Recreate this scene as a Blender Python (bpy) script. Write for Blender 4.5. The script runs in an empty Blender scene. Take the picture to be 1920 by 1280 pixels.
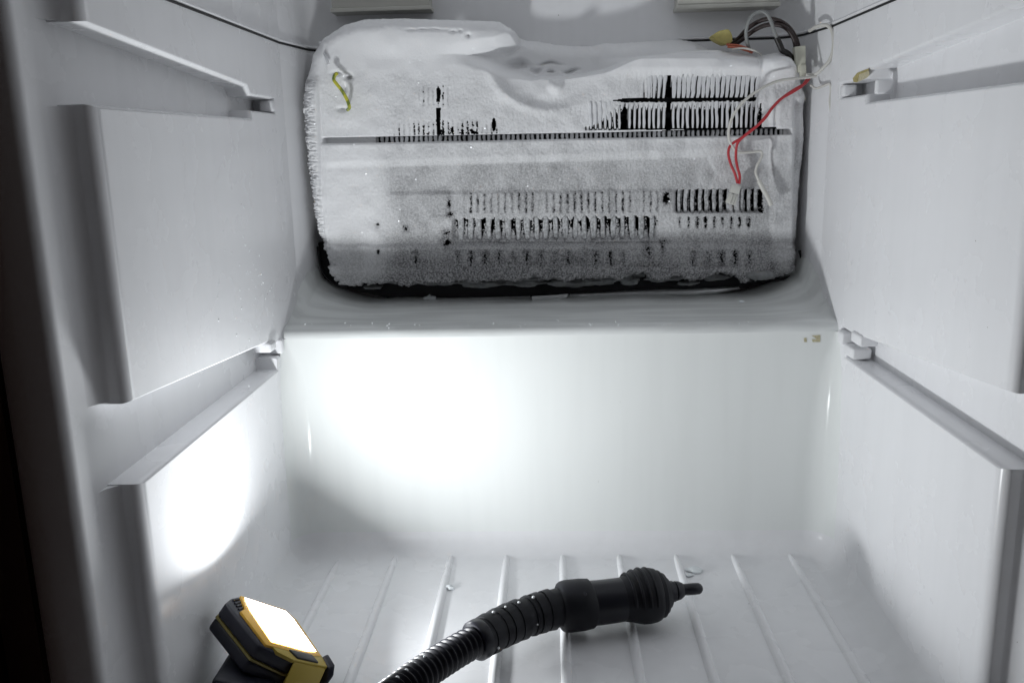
import bpy, bmesh, math, random
import numpy as np
from mathutils import Vector, Matrix
random.seed(7); RNG = np.random.default_rng(11)
scene = bpy.context.scene
COL = scene.collection

# ------------------------------------------------------------------ camera
F_PX, PITCH, YAW, ROLL = 1646.0, .21962, .046474, -.02437
CAM = np.array([-.00434, -.80432, .39143])
_f = np.array([-math.sin(YAW)*math.cos(PITCH), math.cos(YAW)*math.cos(PITCH), -math.sin(PITCH)])
_r0 = np.array([math.cos(YAW), math.sin(YAW), 0.0]); _u0 = np.cross(_r0, _f)
_r = _r0*math.cos(ROLL)+_u0*math.sin(ROLL); _u = -_r0*math.sin(ROLL)+_u0*math.cos(ROLL)
cd = bpy.data.cameras.new('camera'); cam = bpy.data.objects.new('camera', cd); COL.objects.link(cam)
cd.sensor_width = 36.0; cd.lens = F_PX/1920*36; cd.clip_start = .01; cd.clip_end = 50
m = Matrix.Identity(4)
for i in range(3):
    m[i][0], m[i][1], m[i][2], m[i][3] = _r[i], _u[i], -_f[i], CAM[i]
cam.matrix_world = m
scene.camera = cam

# ------------------------------------------------------------------ world, exposure, lamp strength
w = bpy.data.worlds.new('World'); scene.world = w; w.use_nodes = True
bg = w.node_tree.nodes['Background']; bg.inputs[0].default_value = (.75, .55, .5, 1); bg.inputs[1].default_value = .014
scene.view_settings.view_transform = 'Standard'; scene.view_settings.look = 'None'
scene.view_settings.exposure = 0.0; scene.view_settings.gamma = 1.0
LAMP_W = 1.26; LAMP_SPREAD = 168                    # light of the LED panel of the work light
LAMP_EMIT = 12.0                                   # glow of its lens
LAMP_COL = (.955, .985, 1.0, 1)
LAMP_P = CAM+(np.array([-.2081, -.2243, .0493])-CAM)*1.010         # centre of the LED panel (found from its mirror image in the back wall)
LAMP_N = np.array([.590, .130, .797]); LAMP_N /= np.linalg.norm(LAMP_N)

# ------------------------------------------------------------------ pixel helpers (1920x1280 photograph)
def ray(x, y): return _f+_r*(x-960)/F_PX-_u*(y-640)/F_PX
def on(x, y, axis, val):
    d = ray(x, y); return CAM+d*((val-CAM[axis])/d[axis])
def atY(x, y, Y): return on(x, y, 1, Y)
def atZ(x, y, Z): return on(x, y, 2, Z)
def onplane(x, y, P, n):
    d = ray(x, y); return CAM+d*(np.dot(P-CAM, n)/np.dot(d, n))
def depth(P): return float(np.dot(np.asarray(P)-CAM, _f))
def proj(X, Y, Z):
    dx, dy, dz = X-CAM[0], Y-CAM[1], Z-CAM[2]
    zc = dx*_f[0]+dy*_f[1]+dz*_f[2]
    return 960+F_PX*(dx*_r[0]+dy*_r[1]+dz*_r[2])/zc, 640-F_PX*(dx*_u[0]+dy*_u[1]+dz*_u[2])/zc
def sstep(a, b, x):
    t = np.clip((x-a)/(b-a), 0, 1); return t*t*(3-2*t)
def vnoise(x, y, seed):
    g = np.random.default_rng(seed).random((256, 256))
    xi = np.floor(x).astype(int); yi = np.floor(y).astype(int); fx = x-xi; fy = y-yi
    fx = fx*fx*(3-2*fx); fy = fy*fy*(3-2*fy)
    a = g[xi % 256, yi % 256]; b = g[(xi+1) % 256, yi % 256]; c = g[xi % 256, (yi+1) % 256]; d = g[(xi+1) % 256, (yi+1) % 256]
    return (a*(1-fx)+b*fx)*(1-fy)+(c*(1-fx)+d*fx)*fy

# ------------------------------------------------------------------ materials
MATS = {}
def mat(name, col, rough=.5, metal=0, spec=.5, var=0, vscale=30, bump=0, bscale=200, bdist=.001, rvar=0, coat=0, stretch=(1, 1, 1),
        alpha=1, trans=0, col2=None, lo=.35, hi=.7):
    M = bpy.data.materials.new(name); M.use_nodes = True; nt = M.node_tree; b = nt.nodes['Principled BSDF']
    b.inputs['Base Color'].default_value = (*col, 1); b.inputs['Roughness'].default_value = rough
    b.inputs['Metallic'].default_value = metal; b.inputs['Specular IOR Level'].default_value = spec
    b.inputs['Coat Weight'].default_value = coat; b.inputs['Coat Roughness'].default_value = .06
    b.inputs['Transmission Weight'].default_value = trans; b.inputs['Alpha'].default_value = alpha
    tc = nt.nodes.new('ShaderNodeTexCoord'); mp = nt.nodes.new('ShaderNodeMapping'); mp.inputs['Scale'].default_value = stretch
    geo = nt.nodes.new('ShaderNodeNewGeometry'); nt.links.new(geo.outputs['Position'], mp.inputs['Vector'])
    def noise(scale, det=4):
        n = nt.nodes.new('ShaderNodeTexNoise'); n.inputs['Scale'].default_value = scale; n.inputs['Detail'].default_value = det
        nt.links.new(mp.outputs[0], n.inputs['Vector']); return n
    if var or col2:
        n = noise(vscale, 5); r = nt.nodes.new('ShaderNodeValToRGB')
        c2 = col2 if col2 else tuple(max(0, c*(1-var)) for c in col)
        r.color_ramp.elements[0].position = lo; r.color_ramp.elements[1].position = hi
        r.color_ramp.elements[0].color = (*c2, 1); r.color_ramp.elements[1].color = (*col, 1)
        nt.links.new(n.outputs['Fac'], r.inputs[0]); nt.links.new(r.outputs[0], b.inputs['Base Color'])
    if rvar:
        n = noise(18, 6); mr = nt.nodes.new('ShaderNodeMapRange'); mr.inputs[1].default_value = .3; mr.inputs[2].default_value = .7
        mr.inputs[3].default_value = rough-rvar; mr.inputs[4].default_value = rough+rvar
        nt.links.new(n.outputs['Fac'], mr.inputs[0]); nt.links.new(mr.outputs[0], b.inputs['Roughness'])
    if bump:
        n = noise(bscale, 4); bp = nt.nodes.new('ShaderNodeBump'); bp.inputs['Strength'].default_value = bump; bp.inputs['Distance'].default_value = bdist
        nt.links.new(n.outputs['Fac'], bp.inputs['Height']); nt.links.new(bp.outputs[0], b.inputs['Normal'])
    MATS[name] = M; return M
def liner_mat(name, col, rough, spec):
    """moulded freezer liner: faint waves, tiny dark specks and pale smears of dried water"""
    M = mat(name, col, rough, spec=spec, bump=.12, bscale=9, bdist=.004, rvar=.07)
    nt = M.node_tree; b = nt.nodes['Principled BSDF']
    geo = nt.nodes.new('ShaderNodeNewGeometry')
    v = nt.nodes.new('ShaderNodeTexVoronoi'); v.inputs['Scale'].default_value = 55; v.feature = 'F1'; nt.links.new(geo.outputs['Position'], v.inputs['Vector'])
    n = nt.nodes.new('ShaderNodeTexNoise'); n.inputs['Scale'].default_value = 9; n.inputs['Detail'].default_value = 2; nt.links.new(geo.outputs['Position'], n.inputs['Vector'])
    lt = nt.nodes.new('ShaderNodeMath'); lt.operation = 'LESS_THAN'; lt.inputs[1].default_value = .030; nt.links.new(v.outputs['Distance'], lt.inputs[0])
    gt = nt.nodes.new('ShaderNodeMath'); gt.operation = 'GREATER_THAN'; gt.inputs[1].default_value = .56; nt.links.new(n.outputs['Fac'], gt.inputs[0])
    mu = nt.nodes.new('ShaderNodeMath'); mu.operation = 'MULTIPLY'; nt.links.new(lt.outputs[0], mu.inputs[0]); nt.links.new(gt.outputs[0], mu.inputs[1])
    mp = nt.nodes.new('ShaderNodeMapping'); mp.inputs['Scale'].default_value = (60, 60, 5); nt.links.new(geo.outputs['Position'], mp.inputs['Vector'])
    n2 = nt.nodes.new('ShaderNodeTexNoise'); n2.inputs['Scale'].default_value = 1; n2.inputs['Detail'].default_value = 5; nt.links.new(mp.outputs[0], n2.inputs['Vector'])
    rp = nt.nodes.new('ShaderNodeValToRGB'); rp.color_ramp.elements[0].position = .30; rp.color_ramp.elements[1].position = .55
    rp.color_ramp.elements[0].color = (*[c*.975 for c in col], 1); rp.color_ramp.elements[1].color = (*col, 1); nt.links.new(n2.outputs['Fac'], rp.inputs[0])
    mx = nt.nodes.new('ShaderNodeMix'); mx.data_type = 'RGBA'; nt.links.new(mu.outputs[0], mx.inputs[0]); nt.links.new(rp.outputs[0], mx.inputs[6])
    mx.inputs[7].default_value = (.30, .29, .27, 1); nt.links.new(mx.outputs[2], b.inputs['Base Color'])
    return M
liner_mat('liner', (.885, .89, .91), .26, .18)
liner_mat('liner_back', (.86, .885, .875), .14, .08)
mat('ledge_plastic', (.84, .865, .86), .30, spec=.18, var=.16, vscale=1, stretch=(9, 60, 40), lo=.38, hi=.58, bump=.1, bscale=3)
mat('seam_black', (.012, .012, .014), .6)
mat('beige', (.60, .595, .55), .6, var=.08)
mat('fin_metal_shaded', (.075, .078, .082), .5, metal=.4)  # metal coloured dark to give the shade between the fins
mat('fin_frost', (.80, .81, .83), .75, spec=.2, bump=.5, bscale=1500, bdist=.0006)
mat('fin_thin', (.62, .63, .645), .8, spec=.2, var=.45, vscale=420, lo=.38, hi=.6, bump=.8, bscale=1300, bdist=.0008)
mat('core_black', (.010, .010, .012), .8)  # black for the unlit depth of coil and trough, and the rod
mat('foil', (.74, .75, .76), .38, metal=.55, bump=.6, bscale=90, bdist=.002)
mat('lamp_navy', (.016, .017, .030), .42, bump=.15, bscale=900, bdist=.0003)
mat('lamp_yellow', (.46, .34, .05), .45, bump=.1, bscale=600, bdist=.0003)
mat('lamp_olive', (.30, .25, .08), .5)
mat('lamp_amber', (.85, .48, .06), .35)
mat('lamp_button', (.03, .028, .03), .5)
mat('hose_black', (.010, .0105, .017), .38, spec=.45, bump=.1, bscale=700, bdist=.0003)
mat('hose_grip', (.008, .0085, .013), .55, spec=.35, bump=.25, bscale=1400, bdist=.0003)
mat('cable_black', (.012, .010, .010), .45)
mat('cable_dark', (.030, .018, .017), .45)
mat('cable_grey', (.26, .27, .27), .5)
mat('cable_red', (.50, .035, .045), .4)
mat('cable_orange', (.62, .17, .10), .45)
mat('cable_white', (.66, .65, .61), .45)
mat('earth_green', (.20, .26, .05), .45, col2=(.64, .62, .06), vscale=110, lo=.46, hi=.54)
mat('connector', (.62, .62, .58), .4)
mat('clip_cream', (.66, .66, .56), .5)
mat('foam_yellow', (.62, .54, .20), .8, var=.2, vscale=120, bump=.3, bscale=500)
mat('ice', (.80, .84, .86), .25, spec=.5, bump=.3, bscale=400)
mat('grey_ice', (.30, .31, .315), .45, spec=.35, var=.35, vscale=160, bump=.4, bscale=500, bdist=.0008)
mat('drop', (.85, .88, .9), .05, spec=.7)
mat('crystal', (.95, .97, 1.0), .35, metal=.6)
mat('stain_yellow', (.52, .44, .17), .5, var=.4, vscale=300)
mat('stain_tape', (.66, .60, .40), .5, var=.3, vscale=400)
mat('outer_shell', (.10, .062, .05), .45, bump=.06, bscale=30)
mat('wood_dark', (.055, .022, .016), .45, var=.4, vscale=6, stretch=(8, 8, 1))
mat('trim', (.33, .31, .30), .4)
def frost_mat():
    M = bpy.data.materials.new('frost'); M.use_nodes = True; nt = M.node_tree; b = nt.nodes['Principled BSDF']
    b.inputs['Roughness'].default_value = .8; b.inputs['Specular IOR Level'].default_value = .2
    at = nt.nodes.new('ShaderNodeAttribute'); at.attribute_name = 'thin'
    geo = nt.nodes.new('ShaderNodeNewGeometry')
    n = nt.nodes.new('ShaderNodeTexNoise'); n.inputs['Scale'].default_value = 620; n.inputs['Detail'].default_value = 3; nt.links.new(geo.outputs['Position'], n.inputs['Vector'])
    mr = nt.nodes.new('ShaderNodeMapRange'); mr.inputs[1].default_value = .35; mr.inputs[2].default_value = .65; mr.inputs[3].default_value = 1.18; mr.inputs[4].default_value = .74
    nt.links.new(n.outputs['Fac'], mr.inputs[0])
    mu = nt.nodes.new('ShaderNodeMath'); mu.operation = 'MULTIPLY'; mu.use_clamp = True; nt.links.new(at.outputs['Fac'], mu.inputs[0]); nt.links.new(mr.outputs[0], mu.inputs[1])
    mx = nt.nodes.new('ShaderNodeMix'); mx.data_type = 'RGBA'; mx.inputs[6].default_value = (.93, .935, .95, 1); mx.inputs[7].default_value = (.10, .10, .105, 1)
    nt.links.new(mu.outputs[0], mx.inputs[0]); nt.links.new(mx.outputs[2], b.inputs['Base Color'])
    n2 = nt.nodes.new('ShaderNodeTexNoise'); n2.inputs['Scale'].default_value = 900; n2.inputs['Detail'].default_value = 3; nt.links.new(geo.outputs['Position'], n2.inputs['Vector'])
    bp = nt.nodes.new('ShaderNodeBump'); bp.inputs['Strength'].default_value = .35; bp.inputs['Distance'].default_value = .0007
    nt.links.new(n2.outputs['Fac'], bp.inputs['Height']); nt.links.new(bp.outputs[0], b.inputs['Normal'])
    MATS['frost'] = M
frost_mat()
def emit_mat():
    M = bpy.data.materials.new('led_panel'); M.use_nodes = True; nt = M.node_tree; b = nt.nodes['Principled BSDF']
    b.inputs['Base Color'].default_value = (.9, .9, .85, 1); b.inputs['Emission Color'].default_value = LAMP_COL; b.inputs['Emission Strength'].default_value = LAMP_EMIT
    MATS['led_panel'] = M
emit_mat()

# ------------------------------------------------------------------ mesh helpers
def link(name, me, ma, parent=None, smooth=None):
    o = bpy.data.objects.new(name, me); COL.objects.link(o)
    for x in (ma if isinstance(ma, (list, tuple)) else [ma]): me.materials.append(MATS[x])
    if smooth is not None:
        me.shade_smooth()
        if smooth < 180: me.set_sharp_from_angle(angle=math.radians(smooth))
    if parent: o.parent = parent; o.matrix_parent_inverse = parent.matrix_world.inverted()
    return o
def pyd(name, v, f, ma, parent=None, smooth=None):
    me = bpy.data.meshes.new(name); me.from_pydata([tuple(map(float, p)) for p in v], [], f); me.update()
    return link(name, me, ma, parent, smooth)
def bmo(name, bm, ma, parent=None, smooth=None):
    bmesh.ops.recalc_face_normals(bm, faces=bm.faces)
    me = bpy.data.meshes.new(name); bm.to_mesh(me); bm.free(); return link(name, me, ma, parent, smooth)
def tag(o, label=None, cat=None, group=None, kind=None):
    if label: o['label'] = label
    if cat: o['category'] = cat
    if group: o['group'] = group
    if kind: o['kind'] = kind
    return o
def thing(name, loc, label, cat, group=None):
    o = bpy.data.objects.new(name, None); COL.objects.link(o); o.location = [float(q) for q in loc]; o.empty_display_size = .01
    bpy.context.view_layer.update()
    return tag(o, label, cat, group)
def bake(o):
    dg = bpy.context.evaluated_depsgraph_get(); me = bpy.data.meshes.new_from_object(o.evaluated_get(dg)); o.modifiers.clear(); o.data = me
def box_bm(c, ax, half, bev=0, seg=2):
    """oriented box: centre, 3 axes, half sizes"""
    bm = bmesh.new(); vs = []
    for sx in (-1, 1):
        for sy in (-1, 1):
            for sz in (-1, 1):
                vs.append(bm.verts.new(Vector(c)+Vector(ax[0])*half[0]*sx+Vector(ax[1])*half[1]*sy+Vector(ax[2])*half[2]*sz))
    for q in ((0, 1, 3, 2), (4, 6, 7, 5), (0, 4, 5, 1), (2, 3, 7, 6), (0, 2, 6, 4), (1, 5, 7, 3)): bm.faces.new([vs[i] for i in q])
    if bev: bmesh.ops.bevel(bm, geom=list(bm.edges), offset=bev, segments=seg, affect='EDGES', profile=.5)
    return bm
AX = ((1, 0, 0), (0, 1, 0), (0, 0, 1))
def prism_bm(pts, dvec, bev=0, seg=2):
    bm = bmesh.new(); a = [bm.verts.new(Vector(p)) for p in pts]; b = [bm.verts.new(Vector(p)+Vector(dvec)) for p in pts]; n = len(pts)
    bm.faces.new(a); bm.faces.new(b[::-1])
    for i in range(n): bm.faces.new((a[i], b[i], b[(i+1) % n], a[(i+1) % n]))
    bmesh.ops.recalc_face_normals(bm, faces=bm.faces)
    if bev: bmesh.ops.bevel(bm, geom=list(bm.edges), offset=bev, segments=seg, affect='EDGES', profile=.5)
    return bm
def catmull(P, n=8):
    P = [np.asarray(p, float) for p in P]; Q = [2*P[0]-P[1]]+P+[2*P[-1]-P[-2]]; out = []
    for i in range(1, len(Q)-2):
        for k in range(n):
            t = k/n; a, b, c, d = Q[i-1:i+3]
            out.append(.5*((2*b)+(c-a)*t+(2*a-5*b+4*c-d)*t*t+(3*b-a-3*c+d)*t**3))
    out.append(P[-1]); return out
def loft(path, radii, seg=14, cap=True, squash=None):
    """tube around a path with a radius per point"""
    path = [Vector(p) for p in path]; N = len(path); V = []; Fc = []
    t0 = (path[1]-path[0]).normalized(); up = Vector((0, 0, 1)) if abs(t0.z) < .9 else Vector((1, 0, 0))
    nrm = (up-t0*up.dot(t0)).normalized()
    for i, p in enumerate(path):
        t = (path[min(i+1, N-1)]-path[max(i-1, 0)]); t = t.normalized() if t.length > 1e-9 else t0
        nrm = (nrm-t*nrm.dot(t)); nrm.normalize(); b = t.cross(nrm)
        for k in range(seg):
            a = 2*math.pi*k/seg; V.append(p+(nrm*math.cos(a)+b*math.sin(a))*radii[i])
    for i in range(N-1):
        for k in range(seg):
            k2 = (k+1) % seg; Fc.append((i*seg+k, i*seg+k2, (i+1)*seg+k2, (i+1)*seg+k))
    if cap: Fc.append(tuple(range(seg))[::-1]); Fc.append(tuple((N-1)*seg+k for k in range(seg)))
    return V, Fc
def tube(name, pts, r, ma, parent=None, n=8, seg=10, smooth=60):
    P = catmull(pts, n); V, Fc = loft(P, [r]*len(P), seg); return pyd(name, V, Fc, ma, parent, smooth)
def blob_bm(c, r, seed, sub=2, sq=(1, 1, 1), amp=.25):
    bm = bmesh.new(); bmesh.ops.create_icosphere(bm, subdivisions=sub, radius=1); rg = random.Random(seed)
    ph = [rg.uniform(0, 6) for _ in range(6)]
    for v in bm.verts:
        d = v.co.copy(); k = 1+amp*(math.sin(3*d.x+ph[0])*math.sin(4*d.y+ph[1])+.6*math.sin(6*d.z+ph[2])*math.sin(5*d.x+ph[3]))
        v.co = Vector((d.x*sq[0], d.y*sq[1], d.z*sq[2]))*r*k+Vector(c)
    return bm

# ================================================================== SETTING: the freezer liner
XW, XG = .26, .28            # inner face of the wall panels, bottom of the runner grooves
YF = -.305                   # front edge of the wall panels
ZT = .62
def side_wall(s, name, lip_lo, lip_up):
    P = [(.064, -.01), (YF, -.01), (YF, lip_lo), (-.022, lip_lo), (-.022, lip_lo+.011), (-.006, lip_lo+.011), (-.006, lip_lo+.0235), (-.036, lip_lo+.0235),
         (-.042, .2225), (YF, .2447), (YF, lip_up), (-.035, lip_up), (-.033, lip_up+.0067), (.034, lip_up+.0067), (.034, lip_up+.0185), (-.032, lip_up+.0185),
         (-.039, .4452), (YF, .4635), (YF, ZT), (.064, ZT)]
    me = bpy.data.meshes.new(name); n = len(P)
    V = [(s*XW, y, z) for y, z in P]+[(s*(XW+.024), y, z) for y, z in P]
    Fc = [tuple(range(n)), tuple(range(n, 2*n))[::-1]]+[(i, n+i, n+(i+1) % n, (i+1) % n) for i in range(n)]
    me.from_pydata(V, [], Fc); bm = bmesh.new(); bm.from_mesh(me); bmesh.ops.recalc_face_normals(bm, faces=bm.faces)
    wl = bm.edges.layers.float.new('bevel_weight_edge')
    for e in bm.edges:
        a, b = e.verts
        if abs(abs(a.co.x)-XW) < 1e-5 and abs(abs(b.co.x)-XW) < 1e-5:
            e[wl] = 1.0 if (abs(a.co.y-YF) < 1e-5 and abs(b.co.y-YF) < 1e-5) else .15
            if max(a.co.y, b.co.y) > .06 and min(a.co.y, b.co.y) > .06: e[wl] = .05
    bm.to_mesh(me); bm.free()
    o = link(name, me, 'liner')
    md = o.modifiers.new('b', 'BEVEL'); md.limit_method = 'WEIGHT'; md.width = .018; md.segments = 10; md.use_clamp_overlap = False
    bpy.context.view_layer.update(); bake(o)
    dm = max(abs(v.co.x)-XW for v in o.data.vertices if abs(v.co.y-YF) < 1e-4 and abs(v.co.x)-XW < .02); print('bevel depth', dm)
    for v in o.data.vertices:
        if v.co.y < YF+.0185:
            v.co.y = YF+(v.co.y-YF)*.55
            d = abs(v.co.x)-XW
            if d < dm+.0005: v.co.x = s*(XW+d*.0060/dm)
    o.data.shade_smooth(); o.data.set_sharp_from_angle(angle=math.radians(40)); wn = o.modifiers.new('w', 'WEIGHTED_NORMAL'); wn.weight = 100; wn.keep_sharp = True
    bpy.context.view_layer.update(); bake(o)
    tag(o, kind='structure')
    # groove bottom and front jamb, one bent sheet
    prof = [(XG, .07), (XG, -.334)]
    for k in range(1, 9):
        a = math.radians(90*k/8); prof.append((XG+.007-.007*math.cos(a)+.0, -.334-.007*math.sin(a)))
    prof += [(XG+.018, -.3435)]
    for k in range(1, 9):
        a = math.radians(100*k/8); prof.append((XG+.018+.022*math.sin(a), -.3435+.022*(1-math.cos(a))))
    V = []; Fc = []
    for x, y in prof: V += [(s*x, y, -.01), (s*x, y, ZT)]
    for i in range(len(prof)-1): Fc.append((2*i, 2*i+2, 2*i+3, 2*i+1))
    pyd('jamb', V, Fc, 'liner', o, 50)
    # hollow fillets where the panel fronts run out into the jamb
    for z0, z1 in ((-.005, lip_lo-.0008), (.2447+.0010, lip_up-.0008), (.4635+.0010, ZT)):
        V = []; Fc = []; n = 13
        for z in (z0, z1):
            V.append((s*(XG+.001), YF+.002, z))
            for k in range(n):
                a = math.pi/2*k/(n-1); V.append((s*(XG-.0104+.0106*math.cos(a)), YF-.0135+.0137*math.sin(a), z))
        m_ = n+1
        for k in range(1, n): Fc.append((k, k+1, m_+k+1, m_+k))
        Fc.append(tuple(range(m_))); Fc.append(tuple(range(m_, 2*m_))[::-1])
        pyd('panel_fillet', V, Fc, 'liner', o, 40)
    return o
wall_left = side_wall(-1, 'wall_left', .193, .4195)
wall_right = side_wall(1, 'wall_right', .1985, .4195)
tag(wall_left, 'white moulded freezer side wall with two runner grooves beside the work light')
tag(wall_right, 'white moulded freezer side wall with two runner grooves, yellow stain and hanging wires')
# little moulded pegs that close the runner grooves
def peg(par, pts, s):
    for (x, y, z, hx, hy, hz) in pts:
        bmo('stop_peg', box_bm((s*x, y, z), AX, (hx, hy, hz), .0022, 3), 'liner', par, 40)
peg(wall_left, [(.2655, -.036, .2185, .0085, .0085, .0045), (.263, -.008, .2125, .006, .0045, .007), (.268, -.012, .197, .008, .008, .0035), (.2655, .030, .4320, .006, .006, .0050)], -1)
peg(wall_right, [(.2655, -.052, .2215, .0080, .012, .0050), (.263, -.012, .214, .006, .007, .006), (.268, -.030, .205, .0085, .012, .0050), (.2655, .028, .4320, .006, .006, .0050), (.2700, -.046, .4310, .0070, .0035, .0060)], 1)

# floor with coves up to the walls (one loft)
R = .020
U = []
def ucurve(ins, r, z, side=True):
    xs = XW+.0003-ins; yb = -ins; pts = []
    if side: pts.append((-xs, -.46, z))
    for k in range(9):
        a = math.pi/2*k/8; pts.append((-xs+r-r*math.cos(a), yb-r+r*math.sin(a), z))
    for k in range(1, 12): pts.append((-xs+r+(2*xs-2*r)*k/12, yb, z))
    for k in range(9):
        a = math.pi/2*k/8; pts.append((xs-r+r*math.sin(a), yb-r+r*math.cos(a), z))
    if side: pts.append((xs, -.46, z))
    return pts
levels = []
for k in range(9):
    a = math.pi/2*k/8; z = R-R*math.cos(a); ins = R-R*math.sin(a); levels.append(ucurve(ins, .026-ins*.6, z))
V = [p for L in levels for p in L]; n = len(levels[0]); Fc = []
for i in range(len(levels)-1):
    for k in range(n-1): Fc.append((i*n+k, i*n+k+1, (i+1)*n+k+1, (i+1)*n+k))
Fc.append(tuple(range(n)))
floor = pyd('floor', V, Fc, 'liner', None, 40); tag(floor, 'white ribbed plastic freezer floor under the black hose', kind='structure')
def rib_mesh():
    V = []; Fc = []; prof = 7; secs = [(-.008, .0004, .0002), (-.014, .0021, .0016), (-.03, .0030, .0030), (-.08, .0035, .0036), (-.20, .0038, .0038), (-.43, .0038, .0038)]
    for y, hw, h in secs:
        for k in range(prof):
            a = math.pi*k/(prof-1); V.append((-hw*math.cos(a)*(1.15 if k in (0, prof-1) else 1), y, h*math.sin(a)**.8-.0002))
    for i in range(len(secs)-1):
        for k in range(prof-1): Fc.append((i*prof+k, i*prof+k+1, (i+1)*prof+k+1, (i+1)*prof+k))
    return V, Fc
rb = None
for k in range(9):
    if rb is None: rb = pyd('rib', *rib_mesh(), 'liner', floor, 60); o = rb
    else: o = rb.copy(); COL.objects.link(o); o.parent = floor
    o.location = (.0033+.0547*(k-4), -.012 if k == 0 else 0, 0)

# back wall: lower part (in front), ledge, niche
levels = [ucurve(0, .026, R, False)]
for z, r in ((.06, .026), (.10, .025), (.14, .023), (.17, .020), (.19, .016), (.2015, .010), (.2170, .005)): levels.append(ucurve(0, r, z, False))
V = [p for L in levels for p in L]; n = len(levels[0]); Fc = []
for i in range(len(levels)-1):
    for k in range(n-1): Fc.append((i*n+k, i*n+k+1, (i+1)*n+k+1, (i+1)*n+k))
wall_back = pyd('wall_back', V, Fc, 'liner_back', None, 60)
tag(wall_back, 'glossy white lower back wall of the freezer, below the evaporator ledge', kind='structure')
prof = [(0, .217)]
for k in range(1, 11):
    a = math.pi/2*k/10; prof.append((.010-.010*math.cos(a), .217+.0095*math.sin(a)))
prof += [(.05, .2268), (.062, .2285), (.074, .2288), (.09, .2300), (.115, .2325), (.128, .2335), (.131, .2325), (.132, .226), (.1325, .19)]
V = []; Fc = []
NX = 40
for i, (y, z) in enumerate(prof):
    for k in range(NX+1):
        x = -.2635+.527*k/NX
        sag = .0010*math.sin(x*31)+.0006*math.sin(x*74+1) if .1 < y < .1315 else 0
        t_ = max(0, (abs(x)-.18)/.075); yr = min(1, max(0, (y-.02)/.105)); yr = yr*yr*(3-2*yr)
        V.append((x, y, z+sag+(.0270*t_*t_+.25*max(0, t_-.93))*yr))
for i in range(len(prof)-1):
    for k in range(NX): q = i*(NX+1)+k; Fc.append((q, q+1, q+NX+2, q+NX+1))
ledge = pyd('ledge', V, Fc, 'ledge_plastic', wall_back, 40)
def niche_curve(off=0):
    h = [(-.2603+off, .050), (-.2603+off, .064), (-.2600+off, .066), (-.2530+off, .118)]
    for k in range(1, 9):
        a = math.pi/2*k/8; h.append((-.2520+.030*(1-math.cos(a))+off*(1-k/8), (.123+.030*math.sin(a)-off*k/8)))
    return h+[(-x, y) for x, y in h[::-1]]
nc = niche_curve(); V = []; Fc = []
for x, y in nc: V += [(x, y, .19), (x, y, ZT)]
for i in range(len(nc)-1): Fc.append((2*i, 2*i+2, 2*i+3, 2*i+1))
niche = pyd('niche_wall', V, Fc, 'liner', wall_back, 40)
ceiling = bmo('ceiling', box_bm((0, -.10, ZT+.012), AX, (.30, .29, .012)), 'liner'); tag(ceiling, 'white freezer ceiling above the niche', kind='structure')
# dark seam running round the liner with a thin raised lip above it
sc = niche_curve(.0002)
def seamline(name_par, pts):
    V, Fc = loft([(x, y, .4920+dz) for x, y, dz in pts], [.00105]*len(pts), 6); pyd('seam', V, Fc, 'seam_black', name_par, 60)
    V, Fc = loft([(x, y, .4944+dz) for x, y, dz in pts], [.0015]*len(pts), 6); pyd('seam_lip', V, Fc, 'liner', name_par, 60)
seamline(wall_left, [(-.2600, -.304, .001), (-.2600, -.1, .0005), (-.2600, .063, 0)])
seamline(wall_right, [(.2600, -.304, .001), (.2600, -.1, .0005), (.2600, .063, 0)])
ns = len(sc)//2
seamline(wall_back, [(x, y, 0) for x, y in sc[1:ns]])
seamline(wall_back, [(.13, sc[ns][1], 0)]+[(x, y, 0) for x, y in sc[ns:-1]])
# the cabinet outside: shell edge and wooden panel beside the freezer
shell = pyd('outer_shell', [(-.318, -.3365, -.01), (-.318, -.3365, ZT), (-.345, -.330, -.01), (-.345, -.330, ZT), (-.345, -.10, -.01), (-.345, -.10, ZT)],
            [(0, 2, 3, 1), (2, 4, 5, 3)], 'outer_shell', None, 30); tag(shell, 'dark outer edge of the freezer cabinet beside the pale jamb', kind='structure')
panel = bmo('wood_panel', box_bm((-.372, -.31, .27), AX, (.022, .05, .34), .002), 'wood_dark'); tag(panel, 'dark brown wooden panel standing beside the freezer cabinet', kind='structure')
V, Fc = loft([(-.3475, -.3615, -.02), (-.3475, -.3615, .60)], [.0009]*2, 8); pyd('edge_trim', V, Fc, 'trim', panel, 60)

# ================================================================== WORK LIGHT
NL = LAMP_N
lamp = thing('work_light', (LAMP_P[0], LAMP_P[1]-.01, 0), 'compact black and yellow LED work light glowing beside the freezer side wall', 'work light')
def LP(px, py, d=0.0): return onplane(px, py, LAMP_P, NL)-NL*d
def LPd(px, py, d=0.0):            # pixel on the plane shifted by d below the face
    return onplane(px, py, LAMP_P-NL*d, NL)
face_px = [(424, 1127), (436, 1117), (455, 1113), (535, 1139), (562, 1167), (606, 1231), (614, 1249), (550, 1236), (489, 1207)]
FP = [LP(*q) for q in face_px]
bm = prism_bm([p-NL*.0012 for p in FP], -NL*.0115, .0022, 3); bmo('housing', bm, 'lamp_navy', lamp, 35)
bm = prism_bm([p-NL*.0129 for p in FP], -NL*.0016); bmo('side_stripe', bm, 'lamp_olive', lamp, 35)
bm = prism_bm([p-NL*.0147 for p in FP], -NL*.0105, .0025, 3); bmo('rear_housing', bm, 'lamp_navy', lamp, 35)
def plate(name, px, d, th, ma, bev=.0006, par=None):
    return bmo(name, prism_bm([LP(*q)+NL*d for q in px], -NL*th, bev, 2), ma, par or lamp, 35)
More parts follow.
